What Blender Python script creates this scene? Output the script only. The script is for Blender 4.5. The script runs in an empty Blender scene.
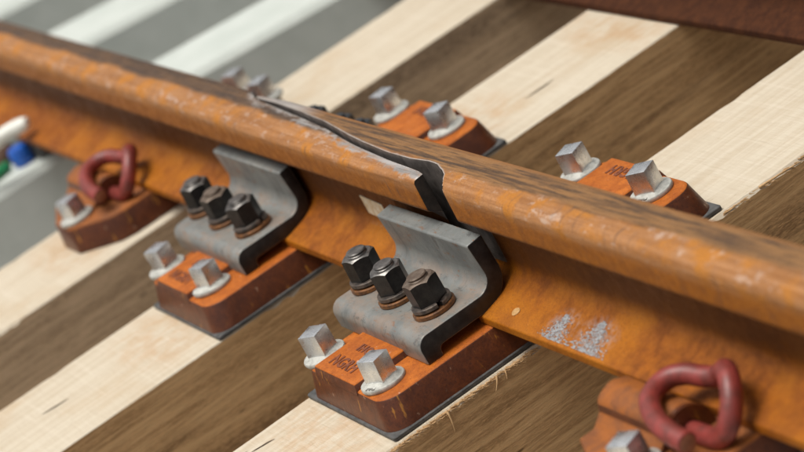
import bpy, bmesh, math, random
from mathutils import Vector, Matrix, noise

random.seed(7)
scene = bpy.context.scene
S = 0.001                                    # all shapes below are written in millimetres

# ------------------------------------------------------------------ camera
R3 = ((0.39839275, 0.79308769, -0.46075496),
      (0.13913168, -0.54878197, -0.82430621),
      (-0.90660112, 0.26429201, -0.32897438))
cam_pos = Vector((3.09725, -0.98280, 1.29315))
cam_data = bpy.data.cameras.new('camera')
cam = bpy.data.objects.new('camera', cam_data)
scene.collection.objects.link(cam)
cam.matrix_world = Matrix(((R3[0][0], -R3[1][0], -R3[2][0], cam_pos.x),
                           (R3[0][1], -R3[1][1], -R3[2][1], cam_pos.y),
                           (R3[0][2], -R3[1][2], -R3[2][2], cam_pos.z),
                           (0, 0, 0, 1)))
cam_data.sensor_width = 36
cam_data.lens = 138.27
cam_data.clip_start = 0.05
cam_data.clip_end = 500
cam_data.dof.use_dof = True
focus = Vector((-0.02, -0.15, 0.07))
cam_data.dof.focus_distance = (focus - cam_pos).dot(Vector(R3[2]))
cam_data.dof.aperture_fstop = 4.8
cam_data.dof.aperture_blades = 9
scene.camera = cam

# ------------------------------------------------------------------ daylight: bright overcast
SUN_EL, SUN_AZ = math.radians(76), math.radians(262)     # azimuth measured from +X, counter-clockwise
world = bpy.data.worlds.new('World')
scene.world = world
world.use_nodes = True
wn = world.node_tree
wn.nodes.clear()
sky = wn.nodes.new('ShaderNodeTexSky')
sky.sky_type = 'NISHITA'
sky.sun_disc = False
sky.sun_elevation = SUN_EL
sky.sun_rotation = math.pi / 2 - SUN_AZ
sky.dust_density = 6.0
sky.air_density = 1.0
sky.ozone_density = 1.0
hs = wn.nodes.new('ShaderNodeHueSaturation')
hs.inputs['Saturation'].default_value = 0.12
bg = wn.nodes.new('ShaderNodeBackground')
bg.inputs['Strength'].default_value = 0.085
wo = wn.nodes.new('ShaderNodeOutputWorld')
wn.links.new(sky.outputs[0], hs.inputs['Color'])
wn.links.new(hs.outputs[0], bg.inputs[0])
wn.links.new(bg.outputs[0], wo.inputs[0])

sun_data = bpy.data.lights.new('sun', 'SUN')
sun_data.energy = 1.5
sun_data.angle = math.radians(30)
sun_data.color = (1.0, 0.97, 0.91)
sun = bpy.data.objects.new('sun', sun_data)
scene.collection.objects.link(sun)
sd = Vector((math.cos(SUN_EL) * math.cos(SUN_AZ), math.cos(SUN_EL) * math.sin(SUN_AZ), math.sin(SUN_EL)))
sun.rotation_euler = sd.to_track_quat('Z', 'Y').to_euler()
sun.location = sd * 20

scene.view_settings.view_transform = 'Standard'
scene.view_settings.look = 'None'
scene.view_settings.exposure = 0.53
scene.view_settings.gamma = 1.0
scene.render.film_transparent = False
scene.cycles.use_denoising = True

# ------------------------------------------------------------------ helpers
C = scene.collection

class Tree:
    """small helper for node materials"""
    def __init__(self, name):
        self.m = bpy.data.materials.new(name)
        self.m.use_nodes = True
        self.t = self.m.node_tree
        self.b = self.t.nodes['Principled BSDF']
        self.pos = self.t.nodes.new('ShaderNodeNewGeometry').outputs['Position']
    def link(self, a, b):
        self.t.links.new(a, b)
    def node(self, kind, **kw):
        n = self.t.nodes.new(kind)
        for k, v in kw.items():
            setattr(n, k, v)
        return n
    def put(self, sock, v):
        if hasattr(v, 'is_output') or isinstance(v, bpy.types.NodeSocket):
            self.link(v, sock)
        else:
            sock.default_value = v
    def mapped(self, scale, loc=(0, 0, 0), rot=(0, 0, 0), src=None):
        n = self.node('ShaderNodeMapping')
        n.inputs['Scale'].default_value = scale
        n.inputs['Location'].default_value = loc
        n.inputs['Rotation'].default_value = rot
        self.link(src or self.pos, n.inputs['Vector'])
        return n.outputs[0]
    def noise(self, scale=1.0, vec=None, detail=5, rough=0.6, dist=0.0):
        n = self.node('ShaderNodeTexNoise')
        n.inputs['Scale'].default_value = scale
        n.inputs['Detail'].default_value = detail
        n.inputs['Roughness'].default_value = rough
        n.inputs['Distortion'].default_value = dist
        self.link(vec or self.pos, n.inputs['Vector'])
        return n.outputs['Fac']
    def ramp(self, fac, a, b, c0=0.0, c1=1.0, smooth=True):
        n = self.node('ShaderNodeMapRange')
        n.interpolation_type = 'SMOOTHSTEP' if smooth else 'LINEAR'
        n.inputs['From Min'].default_value = a
        n.inputs['From Max'].default_value = b
        n.inputs['To Min'].default_value = c0
        n.inputs['To Max'].default_value = c1
        self.put(n.inputs['Value'], fac)
        return n.outputs[0]
    def math(self, op, a, b=0.0, clamp=False):
        n = self.node('ShaderNodeMath', operation=op)
        n.use_clamp = clamp
        self.put(n.inputs[0], a)
        self.put(n.inputs[1], b)
        return n.outputs[0]
    def mix(self, fac, a, b, mode='MIX'):
        n = self.node('ShaderNodeMix', data_type='RGBA', blend_type=mode)
        self.put(n.inputs['Factor'], fac)
        for s, v in ((n.inputs['A'], a), (n.inputs['B'], b)):
            if isinstance(v, tuple):
                s.default_value = (*v[:3], 1)
            else:
                self.link(v, s)
        return n.outputs['Result']
    def xyz(self):
        n = self.node('ShaderNodeSeparateXYZ')
        self.link(self.pos, n.inputs[0])
        return n.outputs
    def normal(self):
        g = self.node('ShaderNodeNewGeometry')
        n = self.node('ShaderNodeSeparateXYZ')
        self.link(g.outputs['True Normal'], n.inputs[0])
        return n.outputs
    def bump(self, h, strength=0.3, dist=0.001):
        n = self.node('ShaderNodeBump')
        n.inputs['Strength'].default_value = strength
        n.inputs['Distance'].default_value = dist
        self.put(n.inputs['Height'], h)
        self.link(n.outputs[0], self.b.inputs['Normal'])
    def out(self, color, rough=0.6, metal=0.0, spec=None):
        i = self.b.inputs
        if isinstance(color, tuple):
            i['Base Color'].default_value = (*color, 1)
        else:
            self.link(color, i['Base Color'])
        self.put(i['Roughness'], rough)
        self.put(i['Metallic'], metal)
        if spec is not None:
            i['Specular IOR Level'].default_value = spec
        return self.m

M = {}

def rail_material(name, z0, shaded=False, milled=None):
    """rusty rolled rail, foot bottom at height z0 (m)"""
    t = Tree(name)
    x, y, z = t.xyz()
    nx, ny, nz = t.normal()
    big = t.noise(9, detail=4)
    mid = t.noise(60, detail=6, rough=0.7)
    fine = t.noise(420, detail=4, rough=0.7)
    streak = t.noise(1, t.mapped((6, 160, 160)), detail=5, rough=0.65)
    if shaded:  # far rail: shade from its own head put into a darker rust colour
        c = t.mix(t.ramp(mid, .3, .7), (.040, .014, .007), (.080, .028, .011))
        c = t.mix(t.ramp(fine, .5, .75, 0, .5), c, (.13, .05, .02))
        t.bump(fine, .5, .001)
        return t.out(c, .85, 0, .12)
    # foot and web: bright orange rust
    c = t.mix(t.ramp(mid, .32, .68), (.36, .104, .005), (.18, .047, .004))
    c = t.mix(t.ramp(big, .42, .72), c, (.44, .145, .006))
    c = t.mix(t.ramp(fine, .46, .72, 0, .75), c, (.17, .047, .007))
    c = t.mix(t.ramp(t.noise(170, detail=3), .70, .77, 0, .4), c, (.55, .30, .12))
    # web: browner, with the shade under the rail head painted into the rust
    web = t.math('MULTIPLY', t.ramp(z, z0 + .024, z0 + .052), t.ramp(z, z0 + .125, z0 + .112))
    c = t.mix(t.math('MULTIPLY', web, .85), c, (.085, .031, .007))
    # head: orange-brown low on the side, pinkish mill scale over the front of the crown
    head = t.ramp(z, z0 + .112, z0 + .118)
    at = t.node('ShaderNodeAttribute', attribute_name='seam').outputs['Fac']
    scale_col = t.mix(t.ramp(streak, .35, .65), (.29, .118, .034), (.43, .205, .082))
    scale_col = t.mix(t.ramp(t.noise(26, detail=5), .46, .66), scale_col, (.46, .175, .022))
    up = t.math('ADD', t.ramp(z, z0 + .130, z0 + .148), t.math('MULTIPLY', t.math('SUBTRACT', mid, .5), .9), True)
    head_fine = t.ramp(fine, .46, .74, 0, .5)
    head_col = t.mix(up, t.mix(t.ramp(mid, .35, .7), (.37, .120, .009), (.22, .070, .009)), scale_col)
    # slanting scratches, pale patches where the scale has flaked off
    scr = t.noise(1, t.mapped((150, 22, 26), rot=(0, math.radians(28), 0)), detail=4)
    head_col = t.mix(t.math('MULTIPLY', t.ramp(scr, .58, .70, 0, .8), t.ramp(t.noise(9, detail=2), .46, .58)), head_col, (.11, .062, .042))
    band = t.ramp(z, z0 + .138, z0 + .150)
    pale = t.math('MULTIPLY', t.ramp(t.noise(1, t.mapped((34, 60, 90)), detail=7, rough=.75), .54, .64), band)
    head_col = t.mix(t.math('MULTIPLY', pale, .45), head_col, (.62, .51, .43))
    head_col = t.mix(head_fine, head_col, (.14, .060, .026))
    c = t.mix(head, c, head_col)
    # running band along the back of the crown: dark brown with lengthwise streaks
    top = t.math('MULTIPLY', t.ramp(nz, .60, .80), t.ramp(z, z0 + .140, z0 + .150))
    yw = t.math('ADD', y, t.math('MULTIPLY', t.math('SUBTRACT', t.noise(1, t.mapped((9, 40, 1)), detail=4), .5), .022))
    yb = -.006 if milled != 'tail' else -.001
    top = t.math('MULTIPLY', top, t.ramp(yw, yb - .005, yb + .004))
    tc = t.mix(t.ramp(streak, .36, .58), (.080, .046, .026), (.26, .130, .048))
    tc = t.mix(t.ramp(t.noise(1, t.mapped((14, 260, 260)), detail=4), .5, .66, 0, .75), tc, (.045, .029, .021))
    if milled != 'tail':
        tc = t.mix(t.ramp(y, .020, .028, 0, .7), tc, (.36, .155, .045))
    else:
        tc = t.mix(.6, tc, (.050, .036, .030))
        tc = t.mix(t.ramp(y, .027, .031, 0, .6), tc, (.36, .155, .045))
    c = t.mix(top, c, tc)
    rough = t.ramp(mid, .3, .7, .42, .70)
    metal = 0.0
    if milled == 'tail':          # ground steel along the tapered end of the left rail
        wide = t.ramp(t.math('ADD', x, t.math('MULTIPLY', t.math('SUBTRACT', big, .5), .25)), -.72, -.60)
        k = t.math('MULTIPLY', wide, t.ramp(t.math('ADD', at, t.math('MULTIPLY', t.math('SUBTRACT', mid, .5), .9)), .42, .16))
        k = t.math('MULTIPLY', k, t.ramp(t.noise(1, t.mapped((14, 50, 50)), detail=6, rough=.75), .40, .56), True)
        k = t.math('MULTIPLY', k, t.ramp(nz, .6, .8))
        line = t.math('MULTIPLY', t.ramp(at, .13, .05), t.math('MULTIPLY', t.ramp(x, -.34, -.26), t.ramp(nz, .6, .8)))
        k = t.math('MAXIMUM', k, t.math('MULTIPLY', line, .9))
        c = t.mix(k, c, t.mix(t.ramp(streak, .3, .7), (.26, .235, .215), (.50, .465, .44)))
        metal = t.math('MULTIPLY', k, .5)
    if milled == 'tongue':        # ground tip and worn arris of the right rail, zinc smears on its foot
        k = t.math('MULTIPLY', t.ramp(x, -.40, -.52), t.ramp(z, z0 + .140, z0 + .150))
        k = t.math('MULTIPLY', k, t.ramp(streak, .33, .5), True)
        line = t.math('MULTIPLY', t.ramp(at, .075, .02), t.math('MULTIPLY', t.ramp(x, .06, .045), t.ramp(z, z0 + .100, z0 + .110)))
        k = t.math('MAXIMUM', k, t.math('MULTIPLY', line, t.ramp(mid, .3, .55, .35, .95)))
        c = t.mix(k, c, (.46, .41, .37))
        metal = t.math('MULTIPLY', k, .6)
        for sx, sy, wx, wy in ((.232, -.046, .034, .020), (.306, -.044, .044, .022)):
            dx = t.math('DIVIDE', t.math('SUBTRACT', x, sx), wx)
            dy = t.math('DIVIDE', t.math('SUBTRACT', y, sy), wy)
            d = t.math('ADD', t.math('MULTIPLY', dx, dx), t.math('MULTIPLY', dy, dy))
            g = t.math('MULTIPLY', t.ramp(d, 1.3, .1, 0, .6), t.ramp(t.noise(160, detail=4), .42, .60))
            g = t.math('MULTIPLY', g, t.ramp(z, z0 + .06, z0 + .05))
            c = t.mix(t.math('MULTIPLY', g, .6), c, (.40, .38, .36))
    t.bump(t.math('ADD', t.math('MULTIPLY', mid, .7), t.math('MULTIPLY', fine, .7)), .6, .0016)
    return t.out(c, rough, metal, .22)

def wood_top():
    t = Tree('sawn_timber')
    grain = t.noise(1, t.mapped((70, 3.5, 30)), detail=6, rough=.65, dist=.6)
    saw = t.noise(1, t.mapped((22, 230, 40), rot=(0, 0, math.radians(-16))), detail=5, rough=.75, dist=.35)
    saw2 = t.noise(1, t.mapped((4, 120, 40), rot=(0, 0, math.radians(-14))), detail=2)
    blot = t.noise(7, detail=4)
    c = t.mix(t.ramp(grain, .38, .64), (.60, .525, .41), (.53, .445, .33))
    c = t.mix(t.ramp(saw, .45, .75, 0, .32), c, (.44, .345, .24))
    c = t.mix(t.ramp(saw2, .52, .74, 0, .25), c, (.70, .63, .52))
    c = t.mix(t.ramp(blot, .50, .72, 0, .55), c, (.50, .37, .235))
    c = t.mix(t.ramp(t.noise(1, t.mapped((90, 9, 60)), detail=4), .66, .76, 0, .45), c, (.34, .21, .11))
    x, y, z = t.xyz()
    for sx, sy, wx, wy in ((-1.19, -.19, .12, .06), (-.64, -.25, .12, .07), (-.05, -.26, .12, .06), (-.63, .50, .16, .05), (-.66, .26, .1, .08)):
        dx = t.math('DIVIDE', t.math('SUBTRACT', x, sx), wx)
        dy = t.math('DIVIDE', t.math('SUBTRACT', y, sy), wy)
        d = t.math('ADD', t.math('MULTIPLY', dx, dx), t.math('MULTIPLY', dy, dy))
        c = t.mix(t.math('MULTIPLY', t.ramp(d, 1.5, .1, 0, .40), t.ramp(t.noise(35, detail=5), .35, .65)), c, (.46, .245, .10))
    c = t.mix(t.ramp(t.noise(1, t.mapped((150, 40, 60)), detail=5, rough=.8), .58, .70, 0, .55), c, (.36, .265, .175))
    t.bump(saw, .7, .0016)
    return t.out(c, .85, 0, .1)

def wood_side(name, a, b, dark):
    t = Tree(name)
    grain = t.noise(1, t.mapped((30, 5, 95)), detail=7, rough=.72, dist=.5)
    broad = t.noise(1, t.mapped((6, 1.6, 22)), detail=3)
    fuzz = t.noise(1, t.mapped((300, 90, 480)), detail=4, rough=.75)
    c = t.mix(t.ramp(grain, .38, .60), a, b)
    c = t.mix(t.ramp(broad, .50, .66, 0, .85), c, dark)
    c = t.mix(t.ramp(fuzz, .42, .66, 0, .65), c, tuple(min(1, v * 1.7 + .02) for v in b))
    c = t.mix(t.ramp(t.noise(1, t.mapped((40, 14, 60)), detail=3), .67, .74, 0, .7), c, tuple(v * .4 for v in dark))
    t.bump(t.math('ADD', grain, t.math('MULTIPLY', fuzz, .7)), .8, .002)
    return t.out(c, .88, 0, .2)

def concrete():
    t = Tree('concrete')
    c = t.mix(t.ramp(t.noise(14, detail=6), .3, .7), (.50, .535, .49), (.57, .60, .555))
    c = t.mix(t.ramp(t.noise(260, detail=3), .55, .75, 0, .4), c, (.45, .46, .43))
    t.bump(t.noise(200, detail=4), .3, .001)
    return t.out(c, .85, 0, .3)

def plate_top():
    t = Tree('cast_rust')
    mid = t.noise(55, detail=6, rough=.7)
    fine = t.noise(380, detail=4, rough=.7)
    c = t.mix(t.ramp(mid, .32, .66), (.48, .130, .012), (.35, .086, .010))
    c = t.mix(t.ramp(t.noise(22, detail=4), .52, .70, 0, .8), c, (.58, .165, .018))
    c = t.mix(t.ramp(fine, .48, .74, 0, .75), c, (.17, .042, .008))
    c = t.mix(t.ramp(t.noise(150, detail=2), .70, .76, 0, .8), c, (.62, .38, .28))
    t.bump(t.math('ADD', mid, fine), .5, .001)
    return t.out(c, t.ramp(mid, .3, .7, .5, .7), 0, .25)

def shoulder_top():
    t = Tree('brown_cast_rust')
    mid = t.noise(40, detail=6, rough=.7)
    fine = t.noise(380, detail=4, rough=.7)
    c = t.mix(t.ramp(mid, .34, .64), (.20, .070, .024), (.34, .105, .018))
    c = t.mix(t.ramp(fine, .48, .74, 0, .6), c, (.10, .032, .012))
    t.bump(t.math('ADD', mid, fine), .5, .001)
    return t.out(c, .6, 0, .3)

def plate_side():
    t = Tree('dark_side_rust')  # side faces: darker rust than the top, with yellow drips
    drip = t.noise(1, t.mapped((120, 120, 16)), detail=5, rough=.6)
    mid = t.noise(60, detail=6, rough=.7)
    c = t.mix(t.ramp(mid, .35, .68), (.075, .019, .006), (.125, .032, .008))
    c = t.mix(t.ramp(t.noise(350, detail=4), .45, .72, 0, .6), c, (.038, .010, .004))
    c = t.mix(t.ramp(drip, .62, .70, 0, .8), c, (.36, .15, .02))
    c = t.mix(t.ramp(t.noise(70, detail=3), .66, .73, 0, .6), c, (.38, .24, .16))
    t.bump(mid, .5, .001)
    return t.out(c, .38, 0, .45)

def clamp_body():
    t = Tree('grey_forging')
    mid = t.noise(30, detail=6, rough=.65)
    fine = t.noise(300, detail=4, rough=.7)
    drip = t.noise(1, t.mapped((85, 16, 10), rot=(0, math.radians(12), 0)), detail=6, rough=.68)
    x, y, z = t.xyz()
    nx, ny, nz = t.normal()
    c = t.mix(t.ramp(mid, .3, .7), (.225, .23, .215), (.160, .166, .158))
    c = t.mix(t.ramp(t.noise(9, detail=4), .5, .7, 0, .6), c, (.30, .29, .26))
    c = t.mix(t.ramp(drip, .60, .70, 0, .55), c, (.065, .062, .060))
    rust = t.math('MULTIPLY', t.ramp(t.noise(1, t.mapped((45, 130, 90)), detail=5, rough=.75), .58, .66), .8)
    c = t.mix(rust, c, (.22, .105, .050))
    dirt = t.math('MULTIPLY', t.ramp(z, .092, .074), t.ramp(t.noise(1, t.mapped((18, 30, 10)), detail=5, rough=.7), .42, .62))
    c = t.mix(t.math('MULTIPLY', dirt, .5), c, (.33, .22, .15))
    c = t.mix(t.ramp(fine, .62, .74, 0, .4), c, (.42, .40, .36))
    c = t.mix(t.ramp(t.noise(520, detail=3), .60, .72, 0, .6), c, (.10, .085, .07))
    c = t.mix(t.ramp(t.noise(1, t.mapped((55, 90, 28), rot=(0, math.radians(20), 0)), detail=6, rough=.8), .57, .63, 0, .65), c, (.085, .080, .075))
    t.bump(t.math('ADD', mid, t.math('MULTIPLY', fine, .6)), .35, .001)
    return t.out(c, t.ramp(mid, .3, .7, .36, .52), .15, .5)

def simple(name, ca, cb, scale, rough, metal=0.0, bump=.3, spec=.5, lo=.35, hi=.65):
    t = Tree(name)
    n = t.noise(scale, detail=6, rough=.65)
    t.bump(n, bump, .0008)
    return t.out(t.mix(t.ramp(n, lo, hi), ca, cb), rough, metal, spec)

def galvanised():
    t = Tree('galvanised_steel')
    v = t.node('ShaderNodeTexVoronoi')
    v.inputs['Scale'].default_value = 190
    t.link(t.pos, v.inputs['Vector'])
    n = t.noise(120, detail=5)
    c = t.mix(t.ramp(v.outputs['Color'], .2, .8, 0, .5), (.80, .81, .81), (.64, .65, .66))
    c = t.mix(t.ramp(n, .60, .74, 0, .25), c, (.45, .46, .46))
    oi = t.node('ShaderNodeObjectInfo').outputs['Random']
    c = t.mix(t.math('MULTIPLY', oi, .30), c, (.45, .45, .44))
    t.bump(n, .12, .0006)
    return t.out(c, t.ramp(n, .3, .7, .22, .38), .88)

M['timber'] = wood_top()
M['timber_side'] = wood_side('weathered_timber', (.64, .41, .20), (.38, .225, .10), (.20, .112, .050))
M['timber_side_grey'] = wood_side('weathered_timber_grey', (.60, .44, .28), (.38, .27, .165), (.22, .155, .098))
M['crack'] = simple('dark_crack', (.05, .032, .02), (.09, .06, .035), 90, .9)
M['splinter'] = simple('fresh_splinter', (.62, .40, .20), (.45, .27, .12), 80, .8)
M['crumb'] = simple('tan_rust', (.42, .22, .07), (.55, .34, .14), 200, .7)
M['concrete'] = concrete()
M['plate_top'] = plate_top()
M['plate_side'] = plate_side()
M['shoulder'] = shoulder_top()
M['letter'] = simple('letter_rust', (.13, .032, .010), (.22, .058, .016), 130, .6)
M['letter_grey'] = simple('stamp_grey', (.10, .095, .085), (.18, .17, .15), 130, .6)
M['clamp'] = clamp_body()
M['clamp_end'] = simple('black_cut_steel', (.012, .012, .013), (.032, .030, .029), 60, .42, .2)
M['pad'] = simple('black_pad', (.045, .044, .042), (.10, .097, .092), 70, .65)
M['zinc'] = galvanised()
M['zinc_dull'] = simple('chalky_zinc', (.52, .51, .46), (.34, .335, .30), 110, .58, .15, .4)
M['black_nut'] = simple('black_nut_steel', (.010, .010, .011), (.026, .025, .024), 120, .36, .3, .3)
M['nut_top'] = simple('bare_nut_steel', (.10, .092, .085), (.22, .205, .19), 90, .40, .75, .3)
M['nut_top_rust'] = simple('rusted_nut_steel', (.11, .075, .052), (.19, .145, .11), 110, .5, .4, .3)
M['washer'] = simple('rusted_washer', (.26, .105, .030), (.11, .050, .022), 130, .5, .3, .4)
M['washer_dark'] = simple('dark_washer', (.16, .125, .10), (.06, .050, .045), 130, .42, .5, .4)
M['clip_red'] = simple('red_clip_paint', (.27, .042, .033), (.15, .030, .022), 60, .42, 0, .5)
M['clip_end'] = simple('clip_cut_end', (.32, .12, .06), (.22, .08, .04), 100, .6, .2)
M['steel_dark'] = simple('dark_machined_steel', (.095, .082, .074), (.19, .165, .15), 60, .45, .3, .4)
M['steel_end'] = simple('dark_rail_end', (.020, .016, .014), (.05, .038, .030), 90, .6, .2)
M['ground'] = simple('yard_gravel', (.22, .21, .195), (.33, .32, .30), 30, .95, 0, .8)
M['white_plastic'] = simple('white_plastic', (.86, .86, .78), (.78, .78, .70), 60, .35)
M['blue_plastic'] = simple('blue_plastic', (.020, .13, .55), (.015, .09, .42), 60, .4)
M['green_plastic'] = simple('green_plastic', (.015, .24, .085), (.01, .17, .06), 60, .4)
M['brown_cloth'] = simple('brown_cloth', (.055, .030, .020), (.12, .06, .035), 90, .9)
M['paper'] = simple('pale_label', (.78, .74, .58), (.60, .47, .26), 120, .6)
M['flake'] = simple('zinc_flakes', (.46, .46, .46), (.26, .26, .27), 300, .55, .1)
M['rail'] = rail_material('rusty_rail', .0417)
M['rail_tail'] = rail_material('rusty_rail_ground_end', .0417, milled='tail')
M['rail_tongue'] = rail_material('rusty_rail_ground_tip', .0417, milled='tongue')
M['rail_shaded'] = rail_material('shaded_rusty_rail', .0, shaded=True)

def obj(name, verts, faces, mats, parent=None, mi=None, smooth=None):
    """one mesh object from millimetre coordinates"""
    me = bpy.data.meshes.new(name)
    me.from_pydata([(v[0] * S, v[1] * S, v[2] * S) for v in verts], [], faces)
    return _finish(name, me, mats, parent, mi, smooth)

def _finish(name, me, mats, parent, mi=None, smooth=None):
    for m in (mats if isinstance(mats, (list, tuple)) else [mats]):
        me.materials.append(m)
    if mi is not None:
        me.polygons.foreach_set('material_index', mi)
    me.update()
    if smooth is not None:
        me.polygons.foreach_set('use_smooth', [True] * len(me.polygons))
        me.set_sharp_from_angle(angle=math.radians(smooth))
    o = bpy.data.objects.new(name, me)
    C.objects.link(o)
    if parent is not None:
        o.parent = parent
    return o

def from_bm(name, bm, mats, parent=None, smooth=None, mat_fn=None):
    bmesh.ops.recalc_face_normals(bm, faces=bm.faces)
    for v in bm.verts:
        v.co *= S
    me = bpy.data.meshes.new(name)
    bm.to_mesh(me)
    bm.free()
    mi = [mat_fn(p) for p in me.polygons] if mat_fn else None
    return _finish(name, me, mats, parent, mi, smooth)

def thing(name, label, cat, loc=(0, 0, 0), rz=0.0, group=None):
    o = bpy.data.objects.new(name, None)
    o.empty_display_size = .02
    C.objects.link(o)
    o.location = (loc[0] * S, loc[1] * S, loc[2] * S)
    o.rotation_euler = (0, 0, rz)
    return tag(o, label, cat, group)

def tag(o, label, cat, group=None, kind=None):
    if label:
        o['label'] = label
    if cat:
        o['category'] = cat
    if group:
        o['group'] = group
    if kind:
        o['kind'] = kind
    return o

def dup(root, label, loc, rot=None):
    r = root.copy()
    C.objects.link(r)
    r.location = (loc[0] * S, loc[1] * S, loc[2] * S)
    if rot is not None:
        r.rotation_euler = rot
    r['label'] = label
    for ch in list(root.children):
        c = ch.copy()
        C.objects.link(c)
        c.parent = r
        for g in list(ch.children):
            d = g.copy()
            C.objects.link(d)
            d.parent = c
    return r

def prism_bm(poly, x0, x1, bevel=0, seg=2):
    """(y,z) outline extruded along x"""
    bm = bmesh.new()
    a = [bm.verts.new((x0, y, z)) for y, z in poly]
    b = [bm.verts.new((x1, y, z)) for y, z in poly]
    n = len(poly)
    bm.faces.new(a)
    bm.faces.new(b[::-1])
    for i in range(n):
        bm.faces.new((a[i], b[i], b[(i + 1) % n], a[(i + 1) % n]))
    if bevel:
        bmesh.ops.recalc_face_normals(bm, faces=bm.faces)
        ends = [e for e in bm.edges if abs(e.verts[0].co.x - e.verts[1].co.x) < 1e-6]
        bmesh.ops.bevel(bm, geom=ends, offset=bevel, segments=seg, profile=.5, affect='EDGES', clamp_overlap=True)
    return bm

def slab_bm(outline, z0, z1, inset_top=0.0, bevel=0, seg=2):
    """(x,y) outline between two heights, top drawn in a little"""
    bm = bmesh.new()
    cx = sum(p[0] for p in outline) / len(outline)
    cy = sum(p[1] for p in outline) / len(outline)
    def ins(p):
        return (p[0] - inset_top * (1 if p[0] > cx else -1), p[1] - inset_top * (1 if p[1] > cy else -1))
    a = [bm.verts.new((x, y, z0)) for x, y in outline]
    b = [bm.verts.new((*ins(p), z1)) for p in outline]
    n = len(a)
    bm.faces.new(a[::-1])
    top = bm.faces.new(b)
    for i in range(n):
        bm.faces.new((a[i], a[(i + 1) % n], b[(i + 1) % n], b[i]))
    if bevel:
        bmesh.ops.recalc_face_normals(bm, faces=bm.faces)
        bmesh.ops.bevel(bm, geom=list(top.edges), offset=bevel, segments=seg, profile=.5, affect='EDGES', clamp_overlap=True)
    return bm

def round_rect(x0, x1, y0, y1, r, n=6):
    pts = []
    for cx, cy, a0 in ((x1 - r, y1 - r, 0), (x0 + r, y1 - r, 90), (x0 + r, y0 + r, 180), (x1 - r, y0 + r, 270)):
        for i in range(n + 1):
            a = math.radians(a0 + 90 * i / n)
            pts.append((cx + r * math.cos(a), cy + r * math.sin(a)))
    return pts

def lathe(prof, n=40):
    """(r,z) profile turned about z; r=0 at both ends closes it"""
    vs, fs = [], []
    for r, z in prof:
        for i in range(n):
            a = 2 * math.pi * i / n
            vs.append((r * math.cos(a), r * math.sin(a), z))
    for j in range(len(prof) - 1):
        for i in range(n):
            k = (i + 1) % n
            fs.append((j * n + i, j * n + k, (j + 1) * n + k, (j + 1) * n + i))
    return vs, fs

def lathe_obj(name, prof, mat, parent, n=40, smooth=35):
    vs, fs = lathe(prof, n)
    return obj(name, vs, fs, mat, parent, smooth=smooth)

def catmull(pts, per=8):
    out = []
    P = [Vector(p) for p in pts]
    P = [2 * P[0] - P[1]] + P + [2 * P[-1] - P[-2]]
    for i in range(1, len(P) - 2):
        for k in range(per):
            u = k / per
            a, b, c, d = P[i - 1], P[i], P[i + 1], P[i + 2]
            out.append(.5 * ((2 * b) + (c - a) * u + (2 * a - 5 * b + 4 * c - d) * u * u + (3 * b - a - 3 * c + d) * u ** 3))
    out.append(P[-2])
    return out

def tube(path, rad, n=16):
    """swept round bar with flat, slightly chamfered ends"""
    vs, fs = [], []
    m = len(path)
    up = Vector((0, 0, 1))
    rings = []
    prev = None
    for i, p in enumerate(path):
        t = (path[min(i + 1, m - 1)] - path[max(i - 1, 0)]).normalized()
        if prev is None:
            s = t.cross(up)
            if s.length < .1:
                s = t.cross(Vector((1, 0, 0)))
            s.normalize()
        else:
            s = (prev - t * prev.dot(t)).normalized()
        prev = s
        w = t.cross(s)
        r = rad(i / (m - 1)) if callable(rad) else rad
        rings.append((p, s, w, r, t))
    def ring(p, s, w, r):
        k = len(vs)
        for i in range(n):
            a = 2 * math.pi * i / n
            vs.append(tuple(p + s * (r * math.cos(a)) + w * (r * math.sin(a))))
        return k
    idx = []
    p, s, w, r, t = rings[0]
    idx.append(ring(p - t * r * .12, s, w, r * .85))
    for p, s, w, r, t in rings:
        idx.append(ring(p, s, w, r))
    p, s, w, r, t = rings[-1]
    idx.append(ring(p + t * r * .12, s, w, r * .85))
    for a, b in zip(idx, idx[1:]):
        for i in range(n):
            k = (i + 1) % n
            fs.append((a + i, a + k, b + k, b + i))
    fs.append(tuple(range(idx[0], idx[0] + n))[::-1])
    fs.append(tuple(range(idx[-1], idx[-1] + n)))
    return vs, fs

# ------------------------------------------------------------------ setting: ground under the track panel
gv, gf = [], []
N = 60
for j in range(N + 1):
    for i in range(N + 1):
        x = -30000 + 60000 * i / N
        y = -30000 + 60000 * j / N
        gv.append((x, y, -172 + 6 * noise.noise(Vector((x * .0005, y * .0005, 0)))))
for j in range(N):
    for i in range(N):
        a = j * (N + 1) + i
        gf.append((a, a + 1, a + N + 2, a + N + 1))
tag(obj('ground', gv, gf, M['ground']), None, None, kind='structure')

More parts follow.
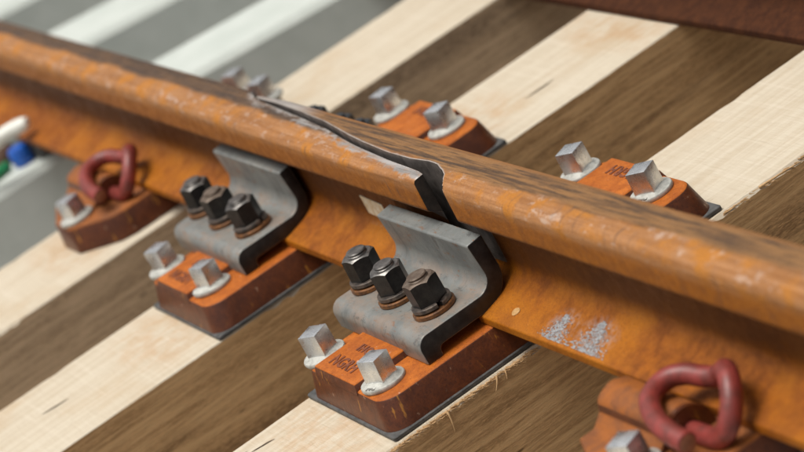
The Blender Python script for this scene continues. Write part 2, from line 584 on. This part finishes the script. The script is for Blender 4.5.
# ------------------------------------------------------------------ timber sleepers
def timber_sleeper(x0, x1, y0, y1, label, side, seed, torn=()):
    """rough-sawn timber: straight but for small waves and chips along its arrises"""
    rnd = random.Random(seed)
    n = 400
    vs, fs, mi = [], [], []
    chips = [(rnd.uniform(y0, y1), rnd.uniform(6, 22), rnd.uniform(1.5, 5), rnd.choice((0, 1))) for _ in range(12)]
    for j in range(n + 1):
        y = y0 + (y1 - y0) * j / n
        def wob(k, amp):
            return amp * noise.noise(Vector((y * .011, k * 7.3, seed))) + amp * .5 * noise.noise(Vector((y * .06, k * 3.1, seed)))
        cl = 1.0 + abs(wob(1, 1.2))
        cr = 1.0 + abs(wob(2, 1.2))
        for cy, w, d, sgn in chips:
            if abs(y - cy) < w:
                q = d * (1 - abs(y - cy) / w)
                if sgn:
                    cr += q
                else:
                    cl += q
        for ya, yb in torn:                       # stretch with a torn near arris
            if ya < y < yb:
                cr += 2.2 + 2.6 * abs(noise.noise(Vector((y * .05, 1.7, seed)))) + 1.5 * noise.noise(Vector((y * .2, 4.2, seed)))
        l, r = x0 + wob(3, .7), x1 + wob(4, .7)
        bow = 0.6 * noise.noise(Vector((y * .004, 0, seed)))
        vs += [(l, y, -165), (l, y, -cl * 1.2), (l + cl, y, bow), (x0 * .67 + x1 * .33, y, bow + .3), (x0 * .33 + x1 * .67, y, bow - .2),
               (r - cr, y, bow), (r, y, -cr * 1.2), (r, y, -165)]
    for j in range(n):
        a, b = j * 8, (j + 1) * 8
        for k in range(8):
            k2 = (k + 1) % 8
            fs.append((a + k, a + k2, b + k2, b + k))
            mi.append(0 if k in (1, 2, 3, 4, 5) else 1)
    fs.append(tuple(range(8))[::-1]); mi.append(0)
    fs.append(tuple(range(n * 8, n * 8 + 8))); mi.append(0)
    o = obj('timber_sleeper', vs, fs, [M['timber'], side], None, mi)
    tag(o, label, 'sleeper', 'timber sleepers under the rail joint')
    return o

def crack(parent, pts, w):
    """an open drying crack in the upper face"""
    vs, fs = [], []
    m = len(pts)
    for i, (x, y) in enumerate(pts):
        k = w * math.sin(math.pi * (i + .35) / (m - .3)) * (.7 + .6 * random.random())
        vs += [(x - k, y, .75), (x, y, .95), (x + k, y, .75)]
    for i in range(m - 1):
        a = 3 * i
        fs += [(a, a + 1, a + 4, a + 3), (a + 1, a + 2, a + 5, a + 4)]
    return obj('crack', vs, fs, M['crack'], parent)

def splinter(parent, pts, r):
    vs, fs = tube(catmull(pts, 5), lambda u: r * (1 - .8 * u), 6)
    return obj('splinter', vs, fs, M['splinter'], parent, smooth=60)

Y0, Y1 = -1100, 1700
s0 = timber_sleeper(428, 690, Y0, Y1, 'timber sleeper at the right edge, carrying the nearest red spring clip', M['timber_side'], 11)
s1 = timber_sleeper(-166, 98, Y0, Y1, 'pale timber sleeper under the rail gap, with splinters along its near edge', M['timber_side'], 12, ((-260, -40), (215, 420)))
s2 = timber_sleeper(-762, -498, Y0, Y1, 'pale timber sleeper under the left of the two grey clamps', M['timber_side'], 13)
s3 = timber_sleeper(-1311, -1048, Y0, Y1, 'pale timber sleeper beside the concrete ones, carrying the farther red spring clip', M['timber_side_grey'], 14)

crack(s1, [(-121, -300), (-123, -304), (-125, -309), (-126, -316), (-128, -324), (-129, -330)], 1.6)
crack(s1, [(-139, -331), (-140, -338), (-142, -346), (-141, -352)], 1.3)
crack(s2, [(-645, -394), (-647, -402), (-648, -412), (-650, -422), (-652, -434)], 1.9)
crack(s2, [(-600, 330), (-601, 345), (-600, 362), (-602, 380)], 1.4)
splinter(s1, [(97, -167, -1), (100, -167, -5), (102, -168.5, -14), (102, -171, -25)], 1.8)
splinter(s1, [(98, -98, -2), (100.5, -101, -6), (101, -104, -10), (101, -108, -15)], 1.5)
splinter(s1, [(98, -86, -2), (100.5, -88, -6), (100.5, -90, -11)], 1.2)
splinter(s1, [(97, 280, -1), (102, 296, 0), (106, 314, 1), (109, 336, 0)], 1.8)
vs, fs = [], []
for i in range(420):                                   # torn fibre along the near arris of that sleeper
    y = random.uniform(-245, -50) if i < 300 else random.uniform(225, 560)
    L = random.uniform(4, 15)
    x, z = 95.4 + random.uniform(-.5, 1.6), -.8 - random.random() * 3.4
    v, f = tube([Vector((x, y, z)), Vector((x + random.uniform(.2, 1.6), y + L * .5, z - random.uniform(0, 1.6))),
                 Vector((x + random.uniform(.4, 3), y + L, z - random.uniform(0, 5)))], lambda u: .9 * (1 - .7 * u), 5)
    b = len(vs)
    vs += v
    fs += [tuple(k + b for k in q) for q in f]
tag(obj('frayed_fibres', vs, fs, M['splinter'], s1), None, None, kind='stuff')

# ------------------------------------------------------------------ concrete sleepers
def concrete_sleeper(xc, w, label, yaw, slope):
    """pre-stressed bearer: battered sides, upper face falling away from the rail seat"""
    secs = []
    for y in (-1000, -420, -140, 140, 200, 520, 900, 1250, 1700):
        if y <= -140:
            z = -4 - 0.05 * (-140 - y)
        elif y <= 140:
            z = -4
        else:
            z = -4 - slope * (min(y, 700) - 140)
        secs.append((y, z))
    prof = lambda z: [(-w / 2 - 22, -168), (-w / 2 - 8, z - 12), (-w / 2, z - 3), (-w / 2 + 5, z), (w / 2 - 5, z), (w / 2, z - 3), (w / 2 + 8, z - 12), (w / 2 + 22, -168)]
    vs, fs = [], []
    for y, z in secs:
        vs += [(x, y, zz) for x, zz in prof(z)]
    for j in range(len(secs) - 1):
        for k in range(8):
            a, b, k2 = j * 8, (j + 1) * 8, (k + 1) % 8
            fs.append((a + k, a + k2, b + k2, b + k))
    fs.append(tuple(range(8))[::-1])
    fs.append(tuple(range(len(secs) * 8 - 8, len(secs) * 8)))
    o = obj('concrete_sleeper', vs, fs, M['concrete'], smooth=30)
    o.location = (xc * S, 0, 0)
    o.rotation_euler = (0, 0, math.radians(yaw))
    return tag(o, label, 'sleeper', 'concrete sleepers beyond the timber ones')

bearers = [concrete_sleeper(-1790, 195, 'light concrete sleeper next to the timber ones, under the white tube', -5, .045),
           concrete_sleeper(-2400, 200, 'light concrete sleeper, second from the timber ones', -7, .06),
           concrete_sleeper(-3010, 200, 'light concrete sleeper at the top left corner', -8, .06)]

# ------------------------------------------------------------------ rails
def fillet(pts):
    """polyline with optional radius per corner -> dense outline"""
    out = []
    n = len(pts)
    for i, p in enumerate(pts):
        if len(p) == 2 or p[2] == 0:
            out.append((p[0], p[1]))
            continue
        a, b, c = Vector(pts[i - 1][:2]), Vector(p[:2]), Vector(pts[(i + 1) % n][:2])
        u, v = (a - b).normalized(), (c - b).normalized()
        ang = u.angle(v)
        d = min(p[2] / math.tan(ang / 2), .48 * (a - b).length, .48 * (c - b).length)
        r = d * math.tan(ang / 2)
        s, e = b + u * d, b + v * d
        cen = b + (u + v).normalized() * (r / math.sin(ang / 2))
        a0, a1 = (s - cen), (e - cen)
        k = 7
        for j in range(k + 1):
            q = a0.lerp(a1, j / k)
            q = q.normalized() * r
            out.append((cen.x + q.x, cen.y + q.y))
    return out

def rail_outline(corner=13):
    """half outline of a 159 mm flat-bottom rail, mirrored; starts at the front foot corner, goes up and over"""
    left = [(-70, 0, 1.5), (-70, 11, 3), (-34, 20.5, 40), (-8, 34, 16), (-8, 98, 12), (-33.5, 109.5, 3), (-35.5, 113, 2), (-34.5, 157, corner)]
    right = [(-p[0], p[1], p[2]) for p in left[::-1]]
    pts = left + right
    o = fillet(pts)
    k = max(range(len(o) - 1), key=lambda i: (o[i + 1][0] - o[i][0]) * (o[i][1] > 150))
    ya, yb, zt = o[k][0], o[k + 1][0], o[k][1]
    o = o[:k + 1] + [(ya + (yb - ya) * q / 28, zt) for q in range(1, 28)] + o[k + 1:]
    # gentle crown
    return [(y, z + (1.6 * (1 - (y / 30) ** 2) if z > 150 and abs(y) < 30 else 0)) for y, z in o]

def loft(name, secs, mats, parent=None, smooth=32, end_mat=None):
    n = len(secs[0][1])
    vs, fs, mi = [], [], []
    for x, ring in secs:
        vs += [(x, y, z) for y, z in ring]
    for j in range(len(secs) - 1):
        for k in range(n):
            a, b, k2 = j * n, (j + 1) * n, (k + 1) % n
            fs.append((a + k, b + k, b + k2, a + k2))
            mi.append(0)
    fs.append(tuple(range(n))); mi.append(end_mat or 0)
    m = len(vs)
    fs.append(tuple(range(m - n, m))[::-1]); mi.append(end_mat or 0)
    o = obj(name, vs, fs, mats, parent, mi, smooth)
    return o

def interp(x, table):
    if x <= table[0][0]:
        return table[0][1]
    for (a, va), (b, vb) in zip(table, table[1:]):
        if x <= b:
            u = (x - a) / (b - a)
            u = u * u * (3 - 2 * u) if False else u
            return va + (vb - va) * u
    return table[-1][1]

ZR = 41.7                                    # underside of the rail foot
SEAM_R = [(-660, 26), (-640, 20), (-475, 15), (-380, 10), (-285, 0), (-235, -4), (-150, -8.6), (-83, -8), (-34, -3.5), (-14, -5), (0, -9), (10, -11), (24, -16), (36, -25), (44, -33), (49, -40)]
SEAM_L = [(-690, 40), (-672, 26), (-640, 17), (-475, 11.5), (-380, 6.5), (-285, -3.5), (-235, -7.5), (-150, -13), (-80, -16), (-45, -18), (-29, -21)]
DROP_L = [(-760, 0), (-650, 2), (-450, 7), (-280, 9), (-120, 7), (-29, 5)]

def seam_low(x, c, lim):
    return min(c, lim)

# left rail: its head is planed away behind the seam, ends at the gap
secs = []
xs = [-6000, -5000, -4000, -3000, -2400, -1900, -1500, -1200, -1000, -850, -760, -720] + [-690 + 15 * i for i in range(43)] + [-49, -40, -37, -35.5]
for x in xs:
    u = min(1, max(0, (x + 760) / 700))
    ol = rail_outline(13 - 8.5 * u)
    c = interp(x, SEAM_L) if x > -690 else 99
    ring = []
    for y, z in ol:
        lim = c if z > 100 else min(c, 2) if x > -690 else 99
        drop = 0
        if z > 140:
            drop = interp(x, DROP_L)
        e = 1.2 if x > -36 else .4 if x > -38 else 0
        yy = min(y, lim)
        ring.append((yy * (1 - e / 35), z - drop - (e if z > 140 else 0) + ZR))
    secs.append((x, ring))
rail_left = loft('rail', secs, [M['rail_tail'], M['steel_dark'], M['steel_end']], end_mat=2)
tag(rail_left, 'rusty orange rail on the left, its thin end stopping at the gap', 'rail')

# right rail: full head from the gap on, with a planed tongue running back behind the left rail
secs = []
xs = [-655, -650, -640] + [-625 + 15 * i for i in range(41)] + [-14, -4, 4, 10, 16, 20, 24, 28, 32, 36, 40, 44, 49, 54, 62, 74, 120, 200, 300, 450, 600, 800, 1100, 1500, 2000, 2300]
ol = rail_outline(13)
for x in xs:
    c = interp(x, SEAM_R) if x < 49.5 else -99
    ring = []
    for y, z in ol:
        cc = max(c, -99)
        if z < 108:
            cc = min(c, 5.5)
        dz = 0
        if x < -560 and z > 100:
            dz = (x + 560) * .05
        ring.append((max(y, cc), z + dz + ZR))
    secs.append((x, ring))
rail_right = loft('rail', secs, [M['rail_tongue'], M['steel_dark'], M['steel_end']], end_mat=2)
me = rail_right.data
for p in me.polygons:                         # bare dark steel where the planed face and the shoulder look at the gap
    if len(p.vertices) == 4:
        c = p.center / S
        if c.x < 50 and p.normal.y < -.4 and c.y < interp(c.x, SEAM_R) + 1.5 and c.z > ZR + 90:
            p.material_index = 1 if c.x < -8 else 2
        elif c.x < 50 and p.normal.y < -.9 and c.z > ZR + 40 and c.z < ZR + 100:
            p.material_index = 1
tag(rail_right, 'rusty brown rail on the right, its tapered tip lying behind the left rail', 'rail')
me = rail_left.data
for p in me.polygons:
    c = p.center / S
    if c.x > -690 and p.normal.y > .7 and c.z > ZR + 90:
        p.material_index = 1

far = loft('rail', [(x, [(y, z) for y, z in rail_outline()]) for x in (-5000, -2000, -900, -300, 200, 900, 2500)], [M['rail_shaded']])
far.location = (0, 601 * S, .0012)
tag(far, 'dark brown rail lying across the sleepers at the top right', 'rail')

def seam_attr(o, table, sign, xa, xb):
    a = o.data.attributes.new('seam', 'FLOAT', 'POINT')
    vals = []
    for v in o.data.vertices:
        x, y = v.co.x / S, v.co.y / S
        vals.append(min(1, max(0, (y - interp(x, table)) * sign / 30)) if xa < x < xb else 1.0)
    a.data.foreach_set('value', vals)
seam_attr(rail_left, SEAM_L, -1, -688, 0)
seam_attr(rail_right, SEAM_R, 1, -660, 60)

# pale label on the web, half behind the clamp
ob = bmesh.new()
bmesh.ops.create_cube(ob, size=1)
for v in ob.verts:
    v.co = Vector((-309 + v.co.x * 64, -8.6 + v.co.y * .8, 95 + v.co.z * 26 - v.co.x * 4))
from_bm('label_sticker', ob, M['paper'], rail_left)

# bright zinc flakes and small crumbs scattered on the foot of the right rail
def foot_z(y):
    y = abs(y)
    return ZR + (11 + (70 - y) * 9.5 / 36 if y > 34 else 20.5 + (34 - y) * .52)
vs, fs = [], []
rnd = random.Random(5)
for (xa, xb, ytip, n) in ((198, 268, -34, 560), (262, 362, -28, 760)):
    for _ in range(n):
        v = rnd.random() ** 1.5
        y = -66 + (ytip + 66) * v
        half = (xb - xa) * .5 * (1 - v) ** .8 + 4
        x = (xa + xb) / 2 - (xb - xa) * .10 * v + rnd.gauss(0, .36) * half
        z = foot_z(y)
        r = rnd.uniform(.5, 1.7)
        a = rnd.uniform(0, 6.28)
        base = len(vs)
        for k in range(4):
            b = a + k * 1.57
            vs.append((x + r * math.cos(b), y + r * math.sin(b) * .8, z + rnd.uniform(-.2, .6) + .3))
        vs.append((x, y, z + rnd.uniform(.8, 1.8)))
        for k in range(4):
            fs.append((base + k, base + (k + 1) % 4, base + 4))
tag(obj('zinc_flakes', vs, fs, M['flake'], rail_right), None, None, kind='stuff')
vs, fs = lathe([(0, 0), (4.6, 0), (5.4, .7), (4.7, 1.4), (3.2, 1.2), (2.4, .5), (0, .4)], 20)
rg = obj('rust_ring', [(x * 1.2 + 124, y + -51, z + foot_z(-51) - .1 + (y * .26)) for x, y, z in vs], fs, M['crumb'], rail_right, smooth=50)

# ------------------------------------------------------------------ plates, pads, clamps
def pad(x0, x1, y0, y1, label):
    bm = slab_bm(round_rect(x0, x1, y0, y1, 4, 3), 1.4, 5.6, 0, .8, 1)
    o = from_bm('plate_pad', bm, M['pad'], None, 40)
    return tag(o, label, 'pad', 'black pads under the base plates')

def text_mesh(name, body, size, mat, parent, loc, rotz=0, depth=.9, stretch=1.0):
    cu = bpy.data.curves.new(name, 'FONT')
    cu.body = body
    cu.size = size * S
    cu.extrude = depth * S
    cu.offset = .75 * S
    cu.space_character = 1.12
    cu.resolution_u = 3
    tmp = bpy.data.objects.new(name, cu)
    C.objects.link(tmp)
    bpy.context.view_layer.update()
    dg = bpy.context.evaluated_depsgraph_get()
    me = bpy.data.meshes.new_from_object(tmp.evaluated_get(dg))
    bpy.data.objects.remove(tmp)
    for v in me.vertices:
        v.co = Vector((v.co.x * stretch, v.co.y, v.co.z))
    me.transform(Matrix.Translation(Vector(loc) * S) @ Matrix.Rotation(rotz, 4, 'Z'))
    me.materials.clear()
    me.name = name
    return _finish(name, me, mat, parent)

def base_plate(ox, oy, label):
    t = thing('base_plate', label, 'base plate', (ox, oy, 0), 0, 'cast base plates under the grey clamps')
    bm = slab_bm(round_rect(-161, 88, -229, 229, 28, 7), 5.7, 41.2, 8.5, 3.0, 3)
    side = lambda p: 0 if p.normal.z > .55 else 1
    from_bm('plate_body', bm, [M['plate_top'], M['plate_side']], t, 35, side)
    bosses = {}
    for s in (-1, 1):
        ya, yb = sorted((s * 222.4, s * 118))
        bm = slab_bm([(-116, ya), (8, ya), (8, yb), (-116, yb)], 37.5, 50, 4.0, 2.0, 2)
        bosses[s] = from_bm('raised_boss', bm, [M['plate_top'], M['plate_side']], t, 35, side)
    text_mesh('cast_letters', 'NGRH', 23, M['letter'], bosses[-1], (-94, -207, 50.0), 0, .8, .98)
    text_mesh('cast_letters', 'IHO', 16, M['letter'], bosses[-1], (-77, -176, 50.0), 0, .8, 1.1)
    text_mesh('cast_letters', 'NGRH', 23, M['letter'], bosses[1], (-15, 207, 50.0), math.pi, .8, .98)
    return t

pad(-165, 91, -232, 232, 'black pad under the front base plate, on the splintered sleeper')
base_plate(0, 0, 'rusty orange cast plate under the front clamp, at the rail gap')
pad(-751, -497, -217, 245, 'black pad under the farther base plate, left of the gap')
base_plate(-587, 14, 'rusty orange cast plate under the left grey clamp')

def clamp_bm(x0, x1, s, front_shift=0):
    """Z-shaped forging: foot on the plate, flat for the bolts, upright against the rail web"""
    front = [(-150, 41.5, 2), (-151, 74, 24), (-42, 74, 18), (-47, 131, 3)]
    back = [(-25, 133.5, 2), (-22, 54, 38), (-128, 53, 9), (-129, 41.5, 2)]
    pts = [(p[0] + (front_shift if p[0] < -26 else front_shift * .6), p[1], p[2]) for p in front + back]
    pl = [(y * s, z) for y, z in fillet(pts)]
    return prism_bm(pl, x0, x1, 3.0, 3)

def clamp(x0, x1, s, shift, label):
    bm = clamp_bm(x0, x1, s, shift)
    o = from_bm('rail_clamp', bm, [M['clamp'], M['clamp_end']], None, 40, lambda p: 1 if abs(p.normal.x) > .9 else 0)
    o.data.update()
    return tag(o, label, 'clamp', 'grey Z-shaped clamps bracing the rails')

clamp(-186, 66, 1, 0, 'grey Z-shaped clamp nearest the rail gap, with three black nuts')
clamp(-773, -528, 1, 12, 'grey Z-shaped clamp on the left, braced under the tapered joint')
clamp(-773, -528, -1, 0, 'grey clamp mostly hidden behind the rail, opposite the left clamp')

# ------------------------------------------------------------------ bolts with nuts
def hex_nut(name, af, h, parent, mats):
    ap = af / 2
    n = 72
    rc = ap * .93
    rb = []
    for i in range(n):
        a = 2 * math.pi * i / n
        k = (a % (math.pi / 3)) - math.pi / 6
        rb.append((a, ap / math.cos(k)))
    vs, fs, mi = [], [], []
    for zf in ('b', 's', 't', 'i', 'j'):
        for a, r in rb:
            if zf == 'b':
                z = 0
            elif zf == 's':
                z = h - max(0, r - rc) * math.tan(math.radians(32))
            elif zf == 't':
                r, z = rc, h
            elif zf == 'i':
                r, z = af * .335, h
            else:
                r, z = af * .31, h - 1.5
            vs.append((r * math.cos(a), r * math.sin(a), z))
    for j in range(4):
        for i in range(n):
            k = (i + 1) % n
            fs.append((j * n + i, j * n + k, (j + 1) * n + k, (j + 1) * n + i))
            mi.append(0 if j == 0 else 1)
    return obj(name, vs, fs, mats, parent, mi)

def bolt(label, loc, yaw, tilt, top='nut_top', dz=0):
    t = thing('hex_bolt', label, 'bolt', loc, 0, 'black hex bolts on the grey clamps')
    t.rotation_euler = (math.radians(tilt[0]), math.radians(tilt[1]), math.radians(yaw))
    lathe_obj('flat_washer', [(13, -.8), (25.0, -.8), (26, .6), (26, 4.4), (25, 5.6), (13, 5.6)], M['washer'], t)
    # split spring washer
    vs, fs = [], []
    n = 44
    for i in range(n + 1):
        a = math.radians(8 + 344 * i / n)
        z = 5.3 + 1.6 * i / n
        for r, dzz in ((13.5, .4), (23.2, .4), (24, 1.2), (24, 5), (23.2, 6), (13.5, 6)):
            vs.append((r * math.cos(a), r * math.sin(a), z + dzz))
    for i in range(n):
        for k in range(6):
            k2 = (k + 1) % 6
            fs.append((i * 6 + k, i * 6 + k2, i * 6 + 6 + k2, i * 6 + 6 + k))
    fs += [tuple(range(6)), tuple(range(n * 6, n * 6 + 6))[::-1]]
    obj('spring_washer', vs, fs, M['washer_dark'], t, smooth=35)
    nut = hex_nut('nut', 36.5, 29, t, [M['black_nut'], M[top]])
    nut.location = (0, 0, .0125)
    prof = [(0, 32), (12.6, 32)]
    for k in range(3):
        prof += [(12.8, 37.2 + k * 2.4), (11.4, 38.4 + k * 2.4)]
    prof += [(12.4, 45.2), (11.4, 46.4 + dz), (0, 46.5 + dz)]
    lathe_obj('bolt_end', prof, M[top], t)
    return t

A_B = 'on the front grey clamp'
bolt('leftmost black nut ' + A_B, (-158, -99, 74.8), 14, (-1, 2), 'nut_top')
bolt('middle black nut ' + A_B, (-70, -102, 74.8), 33, (0, 1), 'nut_top')
bolt('rightmost black nut ' + A_B + ', its top rusted', (21, -99, 74.8), 2, (1, 0), 'nut_top_rust')
A_B = 'on the left grey clamp'
bolt('leftmost black nut ' + A_B, (-750, -87, 74.8), 20, (-1, 2), 'nut_top')
bolt('middle black nut ' + A_B, (-662, -90, 74.8), 8, (0, 1), 'nut_top_rust')
bolt('rightmost black nut ' + A_B, (-573, -87, 74.8), 24, (1, 0), 'nut_top')
A_B = 'peeking over the rail from the hidden clamp'
bolt('leftmost dark nut ' + A_B, (-716, 95, 74.8), 20, (0, 0), 'black_nut')
bolt('middle dark nut ' + A_B, (-622, 95, 74.8), 8, (0, 0), 'black_nut')
bolt('rightmost dark nut ' + A_B, (-556, 95, 74.8), 24, (0, 0), 'black_nut')

# ------------------------------------------------------------------ square-headed sleeper screws
def screw(label, loc, yaw, tilt=(0, 0), stamp=None):
    t = thing('sleeper_screw', label, 'screw', loc, 0, 'zinc-plated square-headed sleeper screws')
    t.rotation_euler = (math.radians(tilt[0]), math.radians(tilt[1]), math.radians(yaw))
    prof = [(0, -1), (25.6, -1), (26.6, .6), (26.6, 3.4), (25.8, 4.6), (21, 5.4), (17.5, 7.4), (0, 7.8)]
    vs, fs = lathe(prof, 44)
    fl = obj('flange', [(x, y, z + .08 * noise.noise(Vector((x * .06, y * .06, z * .1 + loc[0])))) for x, y, z in vs], fs, M['zinc_dull'], t, smooth=35)
    bm = bmesh.new()
    ring = []
    for z, h in ((7.0, 13.6), (12, 13.4), (34.5, 13.2)):
        ring.append([bm.verts.new((sx * h, sy * h, z)) for sx, sy in ((-1, -1), (1, -1), (1, 1), (-1, 1))])
    for a, b in zip(ring, ring[1:]):
        for i in range(4):
            bm.faces.new((a[i], a[(i + 1) % 4], b[(i + 1) % 4], b[i]))
    bm.faces.new(ring[-1])
    bm.faces.new(ring[0][::-1])
    bmesh.ops.recalc_face_normals(bm, faces=bm.faces)
    bmesh.ops.bevel(bm, geom=[e for e in bm.edges if max(v.co.z for v in e.verts) > 11], offset=.7, segments=2, profile=.5, affect='EDGES', clamp_overlap=True)
    from_bm('square_head', bm, M['zinc'], t, 40)
    if stamp:
        text_mesh('stamp', stamp, 8, M['letter_grey'], fl, (-6, -24.4, 5.0), 0, .4)
    return t

Z1 = 41.6
screw('square screw head at the left of the front plate, beside the lettering', (-139, -195, Z1), 30, (0, 0))
screw('square screw head on the near right corner of the front plate', (30, -194, Z1), 26, (-3, 2), 'NC')
screw('square screw head behind the rail, left one on the sharp plate at right', (-149, 189, Z1), 29)
screw('square screw head behind the rail, right one on the sharp plate at right', (31, 188, Z1), 32, (0, 0), 'NC')
screw('square screw head at the left of the plate under the left clamp', (-733, -177, Z1), 24, (0, 0))
screw('square screw head on the near right corner of the left plate', (-568, -174, Z1), 22, (-4, 0))
screw('square screw head behind the rail, left one of the middle pair', (-744, 203, Z1), 14)
screw('square screw head behind the rail, right one of the middle pair', (-558, 201, Z1), 26)

# ------------------------------------------------------------------ clip plates with red spring clips
def clip_plate(ox, oy, label):
    """cast shoulder plate: base, ribbed housing and drilled hump for the clip (origin at the sleeper's left edge)"""
    t = thing('shoulder_plate', label, 'base plate', (ox, oy, 0), 0, 'cast plates for the red spring clips')
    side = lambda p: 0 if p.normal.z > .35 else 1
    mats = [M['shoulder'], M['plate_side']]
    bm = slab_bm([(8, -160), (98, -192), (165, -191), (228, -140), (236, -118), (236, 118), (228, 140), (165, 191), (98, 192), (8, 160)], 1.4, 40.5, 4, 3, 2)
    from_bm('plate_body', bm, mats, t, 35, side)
    for s in (-1, 1):
        # hump: half-round housing along the rail direction with an eye for the bar
        prof = [(-152, 36), (-138, 42, 8), (-126, 52, 6), (-122, 66, 14), (-100, 74, 20), (-80, 66, 12), (-75, 38)]
        pl = [(-y * s, z) if s > 0 else (y, z) for y, z in fillet(prof)]
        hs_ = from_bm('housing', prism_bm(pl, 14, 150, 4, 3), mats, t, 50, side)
        vs, fs = lathe([(12.5, 0), (25, 0), (27, 2), (27, 10), (12.5, 10), (12.5, 0)], 28)
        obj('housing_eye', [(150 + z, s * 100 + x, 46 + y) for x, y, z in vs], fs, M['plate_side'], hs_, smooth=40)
    return t

def spring_clip(ox, oy, label, s=1):
    pts = [(52, -100, 46), (132, -100, 46), (187, -99, 46), (212, -97, 50), (225, -88, 63), (223, -74, 80), (210, -62, 92), (192, -54, 93), (174, -50, 85),
           (162, -53, 79), (147, -60, 80), (130, -67, 84), (118, -79, 86), (117, -96, 85), (129, -113, 83), (157, -126, 78), (187, -131, 74), (216, -130, 68)]
    vs, fs = tube(catmull([(x, y * s, z) for x, y, z in pts], 6), 11.0, 18)
    n = len(fs)
    o = obj('spring_clip', vs, fs, [M['clip_red'], M['clip_end']], None, [0] * (n - 2) + [1, 1], 40)
    o.location = (ox * S, oy * S, 0)
    return tag(o, label, 'rail clip', 'red painted spring clips')

clip_plate(-1311, 0, 'rusty cast plate holding the farther red clip, at the left')
spring_clip(-1322, 0, 'curled red spring clip at the left, out of focus')
clip_plate(428, 0, 'rusty cast plate holding the nearest red clip, at the bottom right')
spring_clip(428, 0, 'curled red spring clip at the bottom right, nearest the camera')
screw('square screw head beside the red clip at the left', (-1168, -163, Z1), 24)
screw('square screw head beside the red clip, cut by the bottom edge', (572, -160, Z1), 26)
screw('farthest square screw head behind the rail, left one of the blurred pair', (-1243, 166, Z1), 24)
screw('farthest square screw head behind the rail, right one of the blurred pair', (-1131, 164, Z1), 24)

# ------------------------------------------------------------------ odds and ends on the first concrete sleeper
vs, fs = tube(catmull([(-1790, -330, 15), (-1745, -220, 36), (-1700, -128, 66), (-1680, -93, 75), (-1664, -75, 78), (-1648, -60, 80)], 6), lambda u: 12.5 * (1 - max(0, u - .82) ** 2 * 9), 18)
tag(obj('white_tube', vs, fs, M['white_plastic'], smooth=60), 'blurred white plastic tube with a rounded end on the rail foot', 'tube')
vs, fs = lathe([(0, 0), (17, 0), (19, 4), (19, 26), (16, 31), (0, 32)], 24)
o = obj('blue_cap', vs, fs, M['blue_plastic'], smooth=40)
o.location = (-1.756, -.076, -.0035)
tag(o, 'blurred bright blue plastic cap beside the white tube', 'cap')
vs, fs = tube(catmull([(-1742, -250, 5), (-1748, -190, 5), (-1755, -148, 6), (-1763, -120, 6), (-1770, -102, 6)], 5), 8.5, 14)
tag(obj('green_rod', vs, fs, M['green_plastic'], smooth=50), 'blurred green rod at the left edge below the blue cap', 'rod')
vs, fs = lathe([(0, 0), (24, 0), (27, 8), (25, 22), (16, 30), (0, 32)], 20)
o = obj('brown_pouch', [(x * 1.3 + 3 * noise.noise(Vector((x, y, z)) * .05), y * .8, z + 4 * noise.noise(Vector((y, x, z)) * .06)) for x, y, z in vs], fs, M['brown_cloth'], smooth=60)
o.location = (-1.832, -.088, -.004)
tag(o, 'blurred dark brown lump between the white tube and green rod', 'pouch')

for b in bearers:                              # seats carrying the rail on the concrete sleepers
    bm = slab_bm(round_rect(-80, 80, -52, 52, 8, 3), -4.4, ZR - .3, 2, 1.5, 1)
    from_bm('rail_seat', bm, M['pad'], b, 40)
